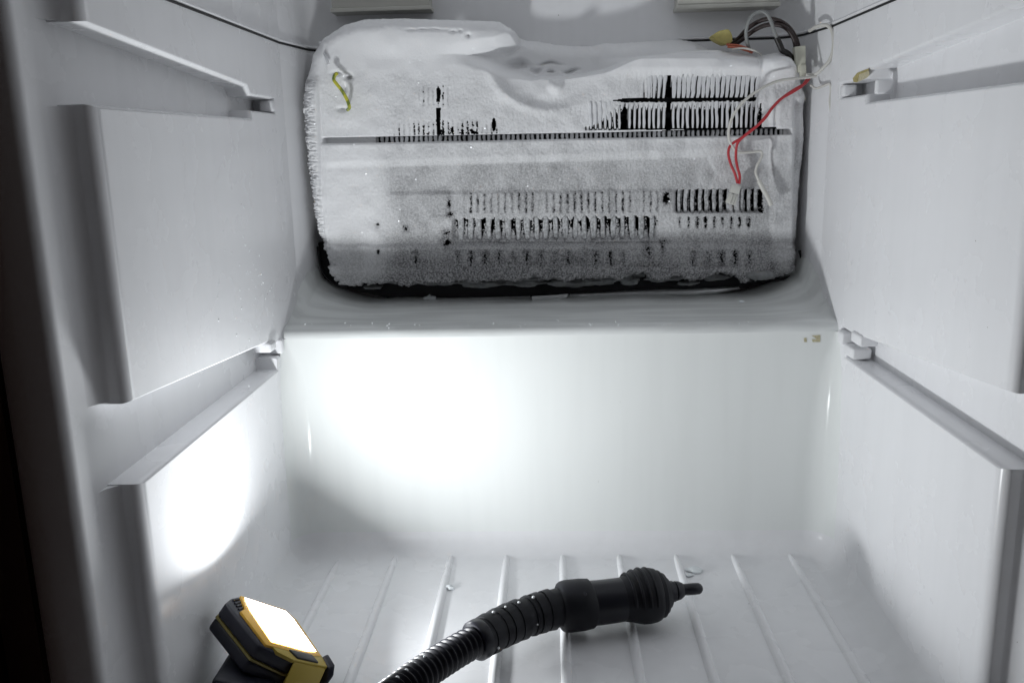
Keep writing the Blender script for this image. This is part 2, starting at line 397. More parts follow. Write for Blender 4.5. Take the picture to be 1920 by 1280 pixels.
plate('front_plate', [(496, 1196), (586, 1216), (603, 1229), (614, 1250), (550, 1237), (520, 1222)], .0004, .003, 'lamp_yellow')
lens = plate('lens_frame', [(450, 1117), (534, 1143), (556, 1163), (602, 1230), (578, 1230), (498, 1209), (450, 1146), (459, 1142)], .0008, .003, 'lamp_amber')
led_px = [(457, 1122), (533, 1147), (549, 1163), (591, 1223), (571, 1221), (507, 1204), (468, 1146)]
pyd('led_panel', [LP(*q)+NL*.0013 for q in led_px], [tuple(range(len(led_px)))], 'led_panel', lamp)
ld = bpy.data.lights.new('led_light', 'AREA'); ld.shape = 'RECTANGLE'; ld.size = .036; ld.size_y = .050; ld.energy = LAMP_W; ld.color = LAMP_COL[:3]; ld.spread = math.radians(LAMP_SPREAD)
lo_ = bpy.data.objects.new('led_light', ld); COL.objects.link(lo_); lo_.parent = lamp
_B = LP(590, 1223)-LP(535, 1146); _B /= np.linalg.norm(_B); _A = np.cross(_B, NL)
_m = Matrix.Identity(4)
for _i in range(3): _m[_i][0], _m[_i][1], _m[_i][2], _m[_i][3] = _A[_i], _B[_i], NL[_i], (LAMP_P+NL*.0016)[_i]
_m = _m @ Matrix.Rotation(math.pi, 4, 'X'); lo_.matrix_parent_inverse = lamp.matrix_world.inverted(); lo_.matrix_world = _m
plate('switch', [(540, 1219), (583, 1229), (596, 1244), (556, 1235)], .0018, .003, 'lamp_button', .0008)
# vent ridges in the dark corner of the face
for k in range(4):
    a, b = (438+3.5*k, 1123+5.6*k), (449+2.4*k, 1121+5.2*k)
    V, Fc = loft([LP(*a)-NL*.0009, LP(*b)-NL*.0009], [.0009]*2, 6); pyd('vent_ridge', V, Fc, 'lamp_navy', lamp, 60)
# sloping yellow nose with a dark bumper, facing the door
q = [LP(552, 1238)-NL*.0008, LP(612, 1251)-NL*.0008, LP(612, 1251)-NL*.020+np.array([.004, -.012, 0]), LP(552, 1238)-NL*.020+np.array([.004, -.012, 0])]
bmo('nose', prism_bm(q, np.array([-.004, .010, -.006]), .0012), 'lamp_yellow', lamp, 35)
q = [LP(603, 1229), LP(617, 1252), LP(622, 1262)-NL*.006, LP(622, 1262)-NL*.024, LP(606, 1240)-NL*.024]
bmo('bumper', prism_bm(q, np.array([.0045, .003, .001]), .0016, 3), 'lamp_navy', lamp, 35)
# foot that carries the lamp on the floor
cb = np.mean([p-NL*.025 for p in FP], axis=0)
foot_top = cb+np.array([.002, -.018, .004])
ft = [foot_top+np.array(v) for v in ((-.020, .012, .004), (.016, .016, -.008), (.020, -.020, -.008), (-.020, -.026, .004))]
fb = [np.array([foot_top[0]+v[0], foot_top[1]+v[1], .0]) for v in ((-.024, .014), (.022, .014), (.024, -.030), (-.026, -.030))]
bm = bmesh.new(); a = [bm.verts.new(p) for p in ft]; b = [bm.verts.new(p) for p in fb]
bm.faces.new(a); bm.faces.new(b[::-1])
for i in range(4): bm.faces.new((a[i], b[i], b[(i+1) % 4], a[(i+1) % 4]))
bmesh.ops.recalc_face_normals(bm, faces=bm.faces); bmesh.ops.bevel(bm, geom=list(bm.edges), offset=.003, segments=3, affect='EDGES', profile=.5)
bmo('foot', bm, 'lamp_navy', lamp, 35)

# ================================================================== STEAM HOSE WITH HANDLE
def hp(x, y, z): return atZ(x, y, z)
def rpx(r, P): return r*depth(P)/F_PX
hose = thing('steam_hose', (*hp(1060, 1140, .02)[:2], 0), 'black corrugated hose with ribbed handle and nozzle lying on the freezer floor', 'hose')
def hpart(name, pts, ma, seg=28, sub=1, par=None, mod=None):
    """pts: (px, py, z, radius_px)"""
    P = [hp(x, y, z) for x, y, z, r in pts]; Rr = [rpx(r, p) for (x, y, z, r), p in zip(pts, P)]
    if sub > 1:
        Q = catmull(P, sub); RR = catmull([np.array([r]) for r in Rr], sub); RR = [float(r[0]) for r in RR]
    else: Q, RR = P, Rr
    if mod: RR = [r*mod(i/(len(Q)-1)) for i, r in enumerate(RR)]
    V, Fc = loft(Q, RR, seg); return pyd(name, V, Fc, ma, par or hose, 42)
ZA = .0262
hpart('nozzle_tip', [(1279, 1105, ZA, 10.5), (1300, 1103.3, ZA, 11), (1310, 1102.6, ZA, 10.5), (1314.5, 1102.3, ZA, 8), (1317, 1102.1, ZA, 4)], 'hose_black', 20)
hpart('nozzle_neck', [(1240, 1112, ZA, 26), (1252, 1109.5, ZA, 25), (1253, 1109.4, ZA, 20), (1262, 1107.6, ZA, 19.5), (1263, 1107.5, ZA, 16), (1266, 1107, ZA, 16), (1267, 1107, ZA, 18), (1273, 1106, ZA, 17), (1280, 1105, ZA, 13), (1281, 1105, ZA, 10)], 'hose_black', 24)
head = hpart('head', [(1166, 1123, ZA, 40), (1180, 1121, ZA, 44), (1190, 1119, ZA, 48), (1200, 1117.5, ZA, 50.5), (1212, 1116, ZA, 51), (1222, 1114.5, ZA, 50), (1230, 1113.4, ZA, 47.5), (1232, 1113.2, ZA, 44.5), (1238, 1112.4, ZA, 43.5), (1240, 1112, ZA, 40), (1246, 1111.2, ZA, 37), (1248, 1111, ZA, 31), (1252, 1110.3, ZA, 28), (1253, 1110.2, ZA, 20)], 'hose_grip', 36)
# raised ribs over the head
for k in range(4):
    x0 = 1178+k*12.5; rr = 46+[0, 4, 6, 5][k]
    P = hp(x0, 1121.2-.145*(x0-1178), ZA); r = rpx(rr, P)
    ax = (hp(1240, 1112, ZA)-hp(1166, 1123, ZA)); ax = Vector(ax).normalized(); up = Vector((0, 0, 1)); sd = ax.cross(up).normalized()
    arc = [Vector(P)+(up*math.cos(t)+sd*math.sin(t))*(r*.985) for t in np.linspace(-1.0, 1.5, 16)]
    V, Fc = loft(arc, [.0012]*len(arc), 6); pyd('grip_rib', V, Fc, 'hose_grip', head, 60)
hpart('grip', [(1104, 1130.5, ZA-.001, 41.5), (1125, 1128.5, ZA-.001, 41), (1150, 1125.2, ZA, 40.5), (1172, 1122, ZA, 40)], 'hose_black', 32)
col = hpart('collar', [(1046, 1137.5, ZA-.002, 36), (1050, 1137, ZA-.002, 43), (1054, 1136.5, ZA-.002, 46), (1064, 1135.5, ZA-.002, 48), (1090, 1132.5, ZA-.001, 47.5), (1106, 1130.5, ZA-.001, 45.5), (1109, 1130, ZA-.001, 42)], 'hose_grip', 32)
# screw on the collar
sp = np.array(hp(1097, 1131.5, ZA-.001)); up = np.array([-.05, -.62, .78]); up /= np.linalg.norm(up); sp = sp+up*rpx(46.4, sp)
V, Fc = loft([sp-up*.001, sp+up*.0008], [.0022, .0019], 12); pyd('screw', V, Fc, 'hose_black', col, 50)
slv = [(1052, 1137, ZA-.001, 35.5), (1020, 1145, .0258, 35), (990, 1154.5, .0264, 35), (960, 1166, .0272, 35.5), (930, 1180, .0282, 35.5), (903, 1195, .0290, 35.5), (893, 1200.5, .0292, 35)]
sleeve = hpart('sleeve', slv, 'hose_grip', 30, 5)
for k in range(7):                       # overlapping rings of the flexible sleeve
    t = .10+k*.105; i = t*(len(slv)-1); j = int(i); f = i-j
    a, b = [tuple((1-g)*p+g*q for p, q in zip(slv[j], slv[min(j+1, len(slv)-1)])) for g in (f, min(1, f+.42))]
    hpart('sleeve_ring', [(*a[:3], 35), (*a[:3], 38.2), (*b[:3], 37.2), (*b[:3], 35)], 'hose_grip', 30, 1, sleeve)
hpart('sleeve_lip', [(905, 1194, .0290, 36), (902, 1195.5, .0290, 38), (892, 1201, .0292, 38), (890, 1202, .0292, 35)], 'hose_black', 30)
hs = [(905, 1193, .0288, 26), (870, 1212, .0300, 26), (835, 1233, .0318, 26), (800, 1256, .0340, 26), (765, 1281, .0365, 26), (730, 1309, .040, 26), (695, 1340, .044, 26)]
P = [hp(x, y, z) for x, y, z, r in hs]; Q = catmull(P, 40); L = [0]
for i in range(1, len(Q)): L.append(L[-1]+float(np.linalg.norm(Q[i]-Q[i-1])))
RR = []
for q, l in zip(Q, L):
    ph = (l/.0060) % 1.0; RR.append(.01035+.0019*max(-.6, math.cos(2*math.pi*ph)))
V, Fc = loft(Q, RR, 26); pyd('corrugated_hose', V, Fc, 'hose_black', hose, 60)
# water drops on the sleeve and hose
bm = bmesh.new()
for (x, y, z, r) in [(973, 1129, .0425, .0013), (1000, 1119, .0425, .0013), (948, 1137, .043, .0010), (925, 1147, .0435, .0012), (1008, 1170, .030, .0007), (960, 1191, .027, .0006), (935, 1214, .027, .0010), (762, 1256, .048, .0014), (745, 1270, .049, .0015), (778, 1243, .0465, .0010), (796, 1230, .046, .0009), (893, 1168, .043, .0008)]:
    mt = Matrix.Translation(Vector(hp(x, y, z))); bmesh.ops.create_icosphere(bm, subdivisions=2, radius=r, matrix=mt)
tag(bmo('water_drops', bm, 'drop', hose, 180), kind='stuff')

# ================================================================== EVAPORATOR
EY = .095
evap = thing('evaporator', (0, .13, .235), 'white frosted finned evaporator coil filling the niche above the ledge', 'evaporator')
bmo('core_shade', box_bm((0, .1465, .362), AX, (.236, .0050, .105), .002), 'core_black', evap)  # black block standing in for the unlit depth behind the fins
outline = [(566, 152), (574, 128), (579, 100), (600, 70), (640, 44), (680, 33), (760, 31), (850, 34), (935, 36), (950, 46), (964, 54), (972, 62), (1010, 65), (1040, 71), (1075, 74), (1115, 74),
           (1140, 68), (1200, 66), (1290, 60), (1320, 65), (1345, 77), (1362, 91), (1400, 95), (1425, 102), (1440, 100), (1460, 95), (1480, 101), (1497, 118), (1508, 143), (1516, 180), (1518, 240),
           (1513, 310), (1507, 380), (1504, 440), (1500, 480), (1496, 503), (1480, 518), (1440, 526), (1412, 526), (1395, 535), (1385, 528), (1367, 517), (1330, 519), (1295, 529), (1270, 521),
           (1233, 527), (1203, 516), (1160, 527), (1110, 524), (1060, 528), (1000, 524), (940, 530), (870, 530), (813, 531), (759, 538), (731, 531), (700, 536), (665, 537), (640, 534), (622, 520),
           (611, 495), (602, 470), (592, 430), (584, 390), (573, 310), (567, 240), (563, 190)]
def poly_sd(px, py, poly):
    """signed distance (positive inside) in pixels"""
    d = np.full(px.shape, 1e9); ins = np.zeros(px.shape, bool); n = len(poly)
    for i in range(n):
        x0, y0 = poly[i]; x1, y1 = poly[(i+1) % n]; ex, ey = x1-x0, y1-y0
        t = np.clip(((px-x0)*ex+(py-y0)*ey)/(ex*ex+ey*ey+1e-12), 0, 1)
        d = np.minimum(d, np.hypot(px-x0-t*ex, py-y0-t*ey))
        if y0 != y1:
            c = ((y0 > py) != (y1 > py)) & (px < ex*(py-y0)/(y1-y0)+x0); ins ^= c
    return np.where(ins, d, -d)
GX = np.arange(-.262, .2621, .00062); GZ = np.arange(.236, .534, .00062)
X, Z = np.meshgrid(GX, GZ); px, py = proj(X, EY, Z)
fine = vnoise(X*1500, Z*1500, 1)-.5; mid = vnoise(X*420, Z*420, 2)-.5; big = vnoise(X*90, Z*90, 3)-.5; huge = vnoise(X*28, Z*28, 4)-.5
streak = vnoise(X*900, Z*140, 5)-.5
sd = poly_sd(px, py, outline)
ragged = np.where(py > 505, 5.0, np.where((px < 640) & (py > 150), 2.2, .7))
feather = sstep(606, 594, px-(py-264)*.05)*np.where((px < 640) & (py > 150) & (py < 460), -np.abs(vnoise(px/16, py/3.0, 21)+vnoise(px/9, py/1.7, 22)-1)*6, 0)
sd = sd+ragged*(mid*1.2+big)*1.2+feather
s_m = np.maximum(sd, 0)*.000545                       # metres from the outline
Rr_ = np.where(py > 500, .004, .017)
Rr_ = np.where((px > 1420) & (py > 95), .012, Rr_)
e = np.clip(s_m/Rr_, 0, 1); h = -(np.where(py > 500, .014, .026))*(1-np.sqrt(np.maximum(1-(1-e)**2, 0)))
h += .0040*huge+.0018*big
# ---- left lobe on top and smooth thick frost
yb = 264-(px-610)*.0195                                # the long slot
lobe = sstep(990, 880, px)*sstep(122, 72, py+np.clip((900-px)*.05, 0, 14)); h += .0065*lobe*sstep(600, 760, px)
h += .006*sstep(760, 690, px)*sstep(470, 430, py)
h -= .0045*np.exp(-((px-604-(py-264)*.02)/3.2)**2)*sstep(150, 190, py)*sstep(500, 470, py)
h += .006*sstep(612, 600, px-(py-264)*.03)*sstep(140, 170, py)
h -= .010*np.exp(-((px-745)/22)**2-((py-103)/9)**2)*0
for (cx, cy, rx, ry, dd) in [(772, 58, 9, 3, .0016), (793, 57, 7, 3, .0022), (815, 56, 10, 3, .0014), (850, 61, 7, 3, .003), (864, 60, 4, 3, .0026), (879, 68, 4, 4, .005), (830, 57, 40, 3, .0008),       # small dents in the lobe
                             (655, 146, 7, 6, .010), (633, 138, 8, 4, .006), (648, 164, 5, 9, .006), (644, 205, 9, 4, .004), (612, 110, 3, 18, .003)]:
    h -= dd*np.exp(-((px-cx)/rx)**2-((py-cy)/ry)**2)
# ---- hollow behind the front edge, and the scoop cut out for the fan
rear = [(905, 119), (850, 108), (785, 103), (860, 93), (930, 84), (960, 70), (975, 50), (1330, 50), (1372, 88), (1290, 96), (1200, 108), (1165, 122), (1140, 133), (1060, 145), (1000, 147), (940, 130)]
rd = poly_sd(px, py, rear); hol = sstep(-3-13*sstep(1010, 940, px), 9+12*sstep(1010, 940, px), rd+3*big)*sstep(800, 1010, px); h -= .040*hol
rr = np.hypot((px-1035)/122, (py-108)/100)
bowl = np.clip(1-rr**2, 0, 1)*(1-hol)*sstep(108, 122, py); h -= .0030*sstep(1.0, .75, rr)*(1-hol)*sstep(108, 122, py)+.005*bowl*sstep(195, 145, py)
ang = np.arctan2(py-108, -(px-1035))
h += .0030*np.exp(-((rr-1.0)/.085)**2)*sstep(.02, .35, ang)*sstep(2.2, 1.2, ang)
h += .009*np.exp(-(np.hypot(px-1041, py-160)/13)**4)-.004*np.exp(-(np.hypot(px-1044, py-150)/7)**2)
for (cx, cy, rx, ry, dd) in [(965, 116, 26, 9, .010), (1003, 124, 12, 5, .006), (1030, 113, 22, 3, .005), (1072, 127, 14, 4, .006), (1033, 131, 7, 3, .005), (945, 88, 30, 7, .004)]:
    h -= dd*np.exp(-(((px-cx)/rx)**2+((py-cy+3*np.sin(px/9))/ry)**2)**1.5)
# ---- front edge above the fins on the right, corner knob, side band
h += .007*sstep(1120, 1230, px)*sstep(100, 112, py)*sstep(150, 125, py)
h += .010*np.exp(-(((px-1458)/30)**2+((py-122)/26)**2)**1.5)
h -= .006*np.exp(-((px-1428)/6)**2)*sstep(150, 120, py)
h += .005*sstep(1440, 1452, px)*sstep(150, 200, py)*sstep(470, 440, py)
h -= .004*np.exp(-((px-1453)/4)**2)*sstep(185, 200, py)*sstep(262, 250, py)
h -= .007*sstep(1482, 1492, px)*sstep(180, 200, py)*sstep(480, 460, py)
# ---- slot, smooth bands below
dsl = py-yb; slot = sstep(6.5, 5.0, np.abs(dsl))*sstep(604, 610, px)*sstep(1484, 1478, px); h -= .011*slot
h += .0030*sstep(5, 9, dsl)*sstep(52-(px-740)*.013, 36-(px-740)*.013, dsl)*sstep(600, 625, px)*sstep(1455, 1445, px)
st2 = 311-(px-740)*.030
rec = sstep(-3, 3, py-st2)*sstep(720, 740, px)*sstep(1340, 1332, px+6*np.sin(py/9))*sstep(366, 356, py+(px-900)*.01); h -= .0022*rec
h += .004*sstep(452, 462, py-6*vnoise(px/22, py*0, 8))                       # thick glassy ice at the bottom
h -= .0028*np.exp(-((py-456)/3.0)**2)*sstep(840, 860, px)*sstep(1250, 1230, px)
# ---- granular frost
smooth_top = sstep(150, 120, py)+.75*hol+.6*np.clip(bowl*2, 0, 1); smooth_top = np.clip(smooth_top, 0, 1)
left_smooth = sstep(740, 690, px)*.35
gran = (1-.80*smooth_top)*(1-left_smooth)*(1-.6*sstep(500, 520, py))
h += gran*(.0006*fine+.0005*mid+.0003*streak)
h += .00025*feather
# ---- openings: o = share of the fin pitch that is open
P1 = 9.12
def gap(x, pitch, x0): u = np.mod(x-x0, pitch)/pitch; return np.abs(u-.5)*2     # 0 in the middle of a gap, 1 on a fin
nz = 1.15*fine+.55*mid
def rowmask(o, pitch, x0, xx, k=.55, b=0): return np.where(o > .02, o+k*nz*np.minimum(1, o*3)-gap(xx, pitch, x0)-b, -1)
lean = px-(py-160)*(-.10)*sstep(1300, 1420, px)
oA = sstep(140, 178, py+4*big*2)*sstep(1198, 1262, px)*sstep(1424, 1412, px)*sstep(187, 183, py)*1.5
oA = np.where(py < 176, np.minimum(oA, .15+.75*sstep(136, 176, py)), oA)*(py > 134)
mA = rowmask(oA, P1, 1253.5-.5*P1, lean)
Lb = 6+44*sstep(1098, 1172, px); oB = sstep(0, .55, (py-(243.5-(px-1100)*.008-Lb))/Lb)*sstep(1094, 1108, px)*sstep(1436, 1408, px)*(py < 244-(px-1100)*.008)*(py > 190)
oB = np.where(px < 1165, oB*.80*np.clip((246-py)/6, 0, 1), oB*1.6)
mB = rowmask(oB, P1, 1253.5-.5*P1, px)
oL = (.40*sstep(218, 252, py)*sstep(735, 765, px)*sstep(940, 925, px)+.14*sstep(150, 175, py)*sstep(205, 190, py)*sstep(775, 800, px)*sstep(850, 832, px))*(py < yb-7)
mL = rowmask(oL*(.02+1.0*vnoise(px/9.12+.2, py*0+3, 33)**1.6), P1, 822-.5*P1, px+2*mid, 1.8, .10)
mcol = np.where((np.abs(px-822-1.5*mid) < 3.3*sstep(158, 172, py)*sstep(270, 252, py)+1.6*fine-.3*np.abs(py-195)/60) & (py > 160) & (py < yb-4) & (np.abs(py-197) > 6), 1, -1)
mhole = np.where((((px-926)/3.2)**2+((py-234)/12)**2) < 1, 1, -1)
mdark = np.where((np.abs(px-1253) < 4.2+1.5*mid) & (py > 142) & (py < 250), 1, -1)
ya = 189-(px-1150)*.011
mgap = np.where((np.abs(py-ya-1.2*mid) < np.clip((px-1148)/25, 0, 1)*(3.4+1.2*big)) & (px > 1150) & (px < 1416-8*big), 1, -1)
bandC = sstep(358, 366, py+(px-900)*.012)*sstep(402, 396, py+(px-900)*.004)
oC = bandC*(.06*sstep(862, 880, px)*sstep(1262, 1240, px)+.66*sstep(1262, 1275, px)*sstep(1432, 1422, px)*(1-.8*sstep(1355, 1372, px)*sstep(1400, 1388, px)))
oC = oC*np.where(px < 1262, .25+1.2*vnoise(px/26, py*0+1, 40), 1)
PC = 13.0; mC = rowmask(oC, PC, 1273-.5*PC, px+2.5*mid, np.where(px < 1262, 1.6, .8), np.where(px < 1262, .10, 0))
bandD = sstep(407, 413, py+(px-1040)*.012+3*np.sin(px/3.0))*sstep(458, 436, py+(px-1040)*.01)
oD = bandD*.56*sstep(846, 862, px)*sstep(1238, 1226, px)*(.6+.8*vnoise(px/17.8, py*0+2, 41))
PD = 17.8; mD = rowmask(oD*1.35*sstep(458, 414, py), PD, 1096-.5*PD, px+3*mid, 1.0)
oD2 = sstep(404, 410, py)*sstep(432, 420, py)*.26*sstep(1262, 1280, px)*sstep(1420, 1405, px)*(.4+.9*vnoise(px/12, py*0+2, 42)); mD2 = rowmask(oD2*.4, 16.0, 1300, px+3*mid, 1.8, .10)
PE = 26.0; rowE = sstep(466, 474, py)*sstep(506, 490, py)
oE = rowE*.30*(sstep(750, 770, px)*sstep(800, 790, px)+sstep(842, 856, px)*sstep(1180, 1165, px)+sstep(1285, 1300, px)*sstep(1420, 1400, px))*(.15+1.15*vnoise(px/26, py*0+5, 43)); mE = rowmask(oE*.34, PE, 858-.5*PE, px+4*mid, 1.9, .12)
mT = np.where((np.abs(dsl) < 4.4+.8*big) & (px > 704) & (px < 1471), 1, -1)
mT = np.where((dsl > -4-4.5*np.clip((px-1180)/200, 0, 1)+1.5*mid) & (dsl < 0) & (px > 1180) & (px < 1455), 1, mT)
pits = [(842, 380, 3, 12), (844, 402, 6, 5), (838, 435, 9, 6), (838, 455, 7, 5), (709, 422, 4, 5), (761, 428, 5, 6), (711, 471, 3, 4), (1213, 466, 6, 8), (1217, 473, 3, 5), (1250, 372, 7, 9), (1246, 452, 6, 3), (1242, 462, 3, 9)]
mP = np.full(px.shape, -1.0)
for cx, cy, rx, ry in pits: mP = np.maximum(mP, .25-np.hypot((px-cx)/rx, (py-cy)/ry)+1.3*nz+1.2*big)
masks = [mA, mB, mL, mcol, mhole, mdark, mgap, mC, mD, mD2, mE, mT, mP]
hole = np.max(masks, axis=0)
soft = np.clip(hole+.45, 0, 1)                            # frost sinks in towards every opening
h -= .0030*soft*(py > 130)
for mm, o, pit, x0 in ((mC, oC, PC, 1273-.5*PC), (mD, oD, PD, 1096-.5*PD), (mE, oE, PE, 858-.5*PE), (mB, oB, P1, 1253.5-.5*P1), (mA, oA, P1, 1253.5-.5*P1)):
    h -= .0022*np.clip(o*1.8, 0, 1)*(1-gap(px, pit, x0))
h -= .0055*sstep(1258, 1268, px)*np.clip(oC*3, 0, 1)*(py < 404)                      # fins stand proud of the frost here
h -= .0050*np.clip(oD*3, 0, 1)
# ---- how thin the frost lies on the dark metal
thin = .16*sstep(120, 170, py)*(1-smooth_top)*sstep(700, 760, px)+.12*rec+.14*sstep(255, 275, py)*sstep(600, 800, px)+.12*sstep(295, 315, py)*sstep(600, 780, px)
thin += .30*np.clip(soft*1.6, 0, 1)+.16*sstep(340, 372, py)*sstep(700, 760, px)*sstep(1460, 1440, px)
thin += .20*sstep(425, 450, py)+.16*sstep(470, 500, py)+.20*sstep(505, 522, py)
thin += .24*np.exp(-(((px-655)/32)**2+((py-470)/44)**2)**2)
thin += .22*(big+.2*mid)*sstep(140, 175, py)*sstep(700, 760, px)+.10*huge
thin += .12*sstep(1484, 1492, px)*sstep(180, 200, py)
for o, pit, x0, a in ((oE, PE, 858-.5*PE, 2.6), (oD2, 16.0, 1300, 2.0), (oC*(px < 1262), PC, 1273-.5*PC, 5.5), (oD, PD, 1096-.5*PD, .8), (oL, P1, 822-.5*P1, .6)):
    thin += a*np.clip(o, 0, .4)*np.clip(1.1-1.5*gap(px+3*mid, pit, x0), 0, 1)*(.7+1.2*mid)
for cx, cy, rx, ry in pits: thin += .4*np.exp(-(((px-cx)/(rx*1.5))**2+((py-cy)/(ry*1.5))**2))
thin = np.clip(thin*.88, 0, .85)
keep_v = (sd > 0) & (hole < 0)
ny, nx = X.shape
idx = np.arange(ny*nx).reshape(ny, nx)
k = keep_v[:-1, :-1] & keep_v[1:, :-1] & keep_v[:-1, 1:] & keep_v[1:, 1:]
quads = np.stack([idx[:-1, :-1][k], idx[:-1, 1:][k], idx[1:, 1:][k], idx[1:, :-1][k]], 1)
used = np.unique(quads); remap = np.full(ny*nx, -1); remap[used] = np.arange(len(used)); quads = remap[quads]
co = np.stack([X.ravel()[used], (EY-h).ravel()[used], Z.ravel()[used]], 1).astype(np.float32)
me = bpy.data.meshes.new('frost_blanket'); me.vertices.add(len(co)); me.vertices.foreach_set('co', co.ravel())
me.loops.add(quads.size); me.loops.foreach_set('vertex_index', quads.ravel().astype(np.int32))
me.polygons.add(len(quads)); me.polygons.foreach_set('loop_start', (np.arange(len(quads))*4).astype(np.int32)); me.polygons.foreach_set('loop_total', np.full(len(quads), 4, np.int32))
me.update(calc_edges=True); me.validate()
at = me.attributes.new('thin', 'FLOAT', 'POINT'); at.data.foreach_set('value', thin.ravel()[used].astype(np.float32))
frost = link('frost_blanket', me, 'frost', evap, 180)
print('frost verts', len(co), 'faces', len(quads))

# fins: thin plates darkened as gap shade, frost bead on the front edge
def fin_mesh(w, hgt, dep, seed, flare=0.0, wob=.0004, ma='fin_frost'):
    """front bead (hexagon) + plate behind it; x centred, front at y=0, z 0..hgt"""
    rg = random.Random(seed); V = []; Fc = []; MI = []; n = 6 if hgt > .012 else 3
    for i in range(n):
        t = i/(n-1); z = hgt*t; k = 1 if 0 < i < n-1 else .8
        ww = w*.5*k*(1+rg.uniform(-.16, .16)+flare*t); ox = rg.uniform(-wob, wob); oy = rg.uniform(-.0003, .0006)
        V += [(ox-ww, .0012+oy, z), (ox-ww*.6, oy, z), (ox+ww*.6, oy, z), (ox+ww, .0012+oy, z), (ox+ww*.5, .0032, z), (ox-ww*.5, .0032, z)]
    for i in range(n-1):
        for j in range(6): a = i*6+j; b = i*6+(j+1) % 6; Fc.append((a, b, b+6, a+6)); MI.append(1 if j in (4,) else 0)
    Fc.append(tuple(range(6))[::-1]); Fc.append(tuple((n-1)*6+j for j in range(6))); MI += [0, 0]
    q = len(V); pw = .00022
    for z in (0, hgt): V += [(-pw, .003, z), (pw, .003, z), (pw, dep, z), (-pw, dep, z)]
    for a, b, c, d in ((0, 1, 5, 4), (1, 2, 6, 5), (2, 3, 7, 6), (3, 0, 4, 7)): Fc.append((q+a, q+b, q+c, q+d)); MI.append(1)
    me = bpy.data.meshes.new('fin'); me.from_pydata(V, [], Fc); me.update(); me.materials.append(MATS[ma]); me.materials.append(MATS['fin_metal_shaded'])
    me.polygons.foreach_set('material_index', MI); return me
PXM = depth((0, EY, .38))/F_PX                            # metres per photo pixel on the coil
def fin_row(xs, y0f, y1f, wpx, Y, flare=0.0, nvar=5, seed=0, lean=0.0, jit=.5, ma='fin_frost'):
    hg = abs(y1f(xs[0])-y0f(xs[0]))*PXM; var = [fin_mesh(wpx*PXM, hg, .030, seed*50+i, flare, ma=ma) for i in range(nvar)]
    rg = random.Random(seed)
    for x in xs:
        p = atY(x+rg.uniform(-jit, jit), y1f(x), Y); o = bpy.data.objects.new('fin', rg.choice(var)); COL.objects.link(o)
        o.parent = evap; o.matrix_parent_inverse = evap.matrix_world.inverted(); o.location = p
        o.rotation_euler = (0, rg.uniform(-.02, .02)+lean, 0); o.scale = (rg.uniform(.85, 1.2), 1, rg.uniform(.97, 1.02))
fx0 = 1253.5
xsA = [fx0+P1*k for k in range(-4, 19) if k != 0]
fin_row(xsA, lambda x: 140, lambda x: 184-(x-1250)*.01, 5.4, .0935, .55, seed=1, lean=.07)
xsB = [fx0+P1*k for k in range(-16, 19) if k not in (0, -9)]
fin_row(xsB, lambda x: 193.5-(x-1150)*.011, lambda x: 241.5-(x-1150)*.008, 4.2, .0945, .12, seed=2)
xsT = [707+P1*k for k in range(84)]
fin_row(xsT, lambda x: 264-(x-610)*.0195-5.5, lambda x: 264-(x-610)*.0195+5.5, 5.6, .1015, 0, seed=3, jit=.8)
xsC = [1273+PC*k for k in range(0, 12)]
fin_row(xsC, lambda x: 354-(x-900)*.012, lambda x: 405-(x-900)*.004, 6.4, .0985, .1, seed=4, jit=1, ma='fin_thin')
xsD = [1096+PD*k for k in range(-13, 8)]
fin_row(xsD, lambda x: 396-(x-1040)*.012, lambda x: 468-(x-1040)*.01, 8.6, .0992, .1, seed=5, jit=1, ma='fin_thin')
# refrigerant tubes behind the fins, dark heater rod in the gap
for (x0, y0, x1, y1, Y, r, ma) in [(1150, 189, 1420, 186, .108, .0035, 'core_black'), (700, 262, 1470, 247, .112, .004, 'fin_metal_shaded'), (1100, 218, 1420, 215, .120, .004, 'fin_metal_shaded'), (1200, 160, 1420, 158, .120, .004, 'fin_metal_shaded'),
                                   (860, 382, 1430, 376, .118, .004, 'fin_metal_shaded'), (850, 432, 1240, 428, .120, .004, 'fin_metal_shaded')]:
    V, Fc = loft([atY(x0, y0, Y), atY(x1, y1, Y)], [r]*2, 10); pyd('tube', V, Fc, ma, evap, 60)
# bare bent fins of pale metal inside the right opening
for (x, y0, y1, wd) in [(1236, 158, 182, 12), (1236, 196, 240, 9), (1178, 196, 240, 5)]:
    c = atY(x, (y0+y1)/2, .104); bmo('bare_plate', box_bm(c, AX, (wd*PXM/2, .0012, (y1-y0)*PXM/2), .0008), 'cable_grey', evap, 40)
# black slab standing in for the shaded trough behind and below the coil
tray = [(593, 455), (600, 500), (609, 523), (628, 535), (650, 541), (690, 550), (731, 559.5), (800, 560), (994, 557), (1120, 552), (1233, 547), (1399, 541), (1440, 530), (1467, 524), (1494, 511), (1504.5, 494), (1501, 470), (1300, 440), (800, 440)]
V = [atY(x, y, .124) for x, y in tray]
bmo('trough_shade', prism_bm(V, (0, .020, 0)), 'core_black', evap)
rim = [(596, 462), (599, 488), (604, 508), (614, 523), (630, 533), (650, 538)]
tube('tray_rim', [atY(x, y, .118) for x, y in rim], .0014, 'seam_black', evap, 6, 8)
rim = [(1499, 470), (1503, 482), (1504.5, 494), (1501, 505), (1492, 513), (1478, 520), (1462, 523.5), (1446, 526)]
tube('tray_rim', [atY(x, y, .112) for x, y in rim], .0016, 'seam_black', evap, 6, 8)
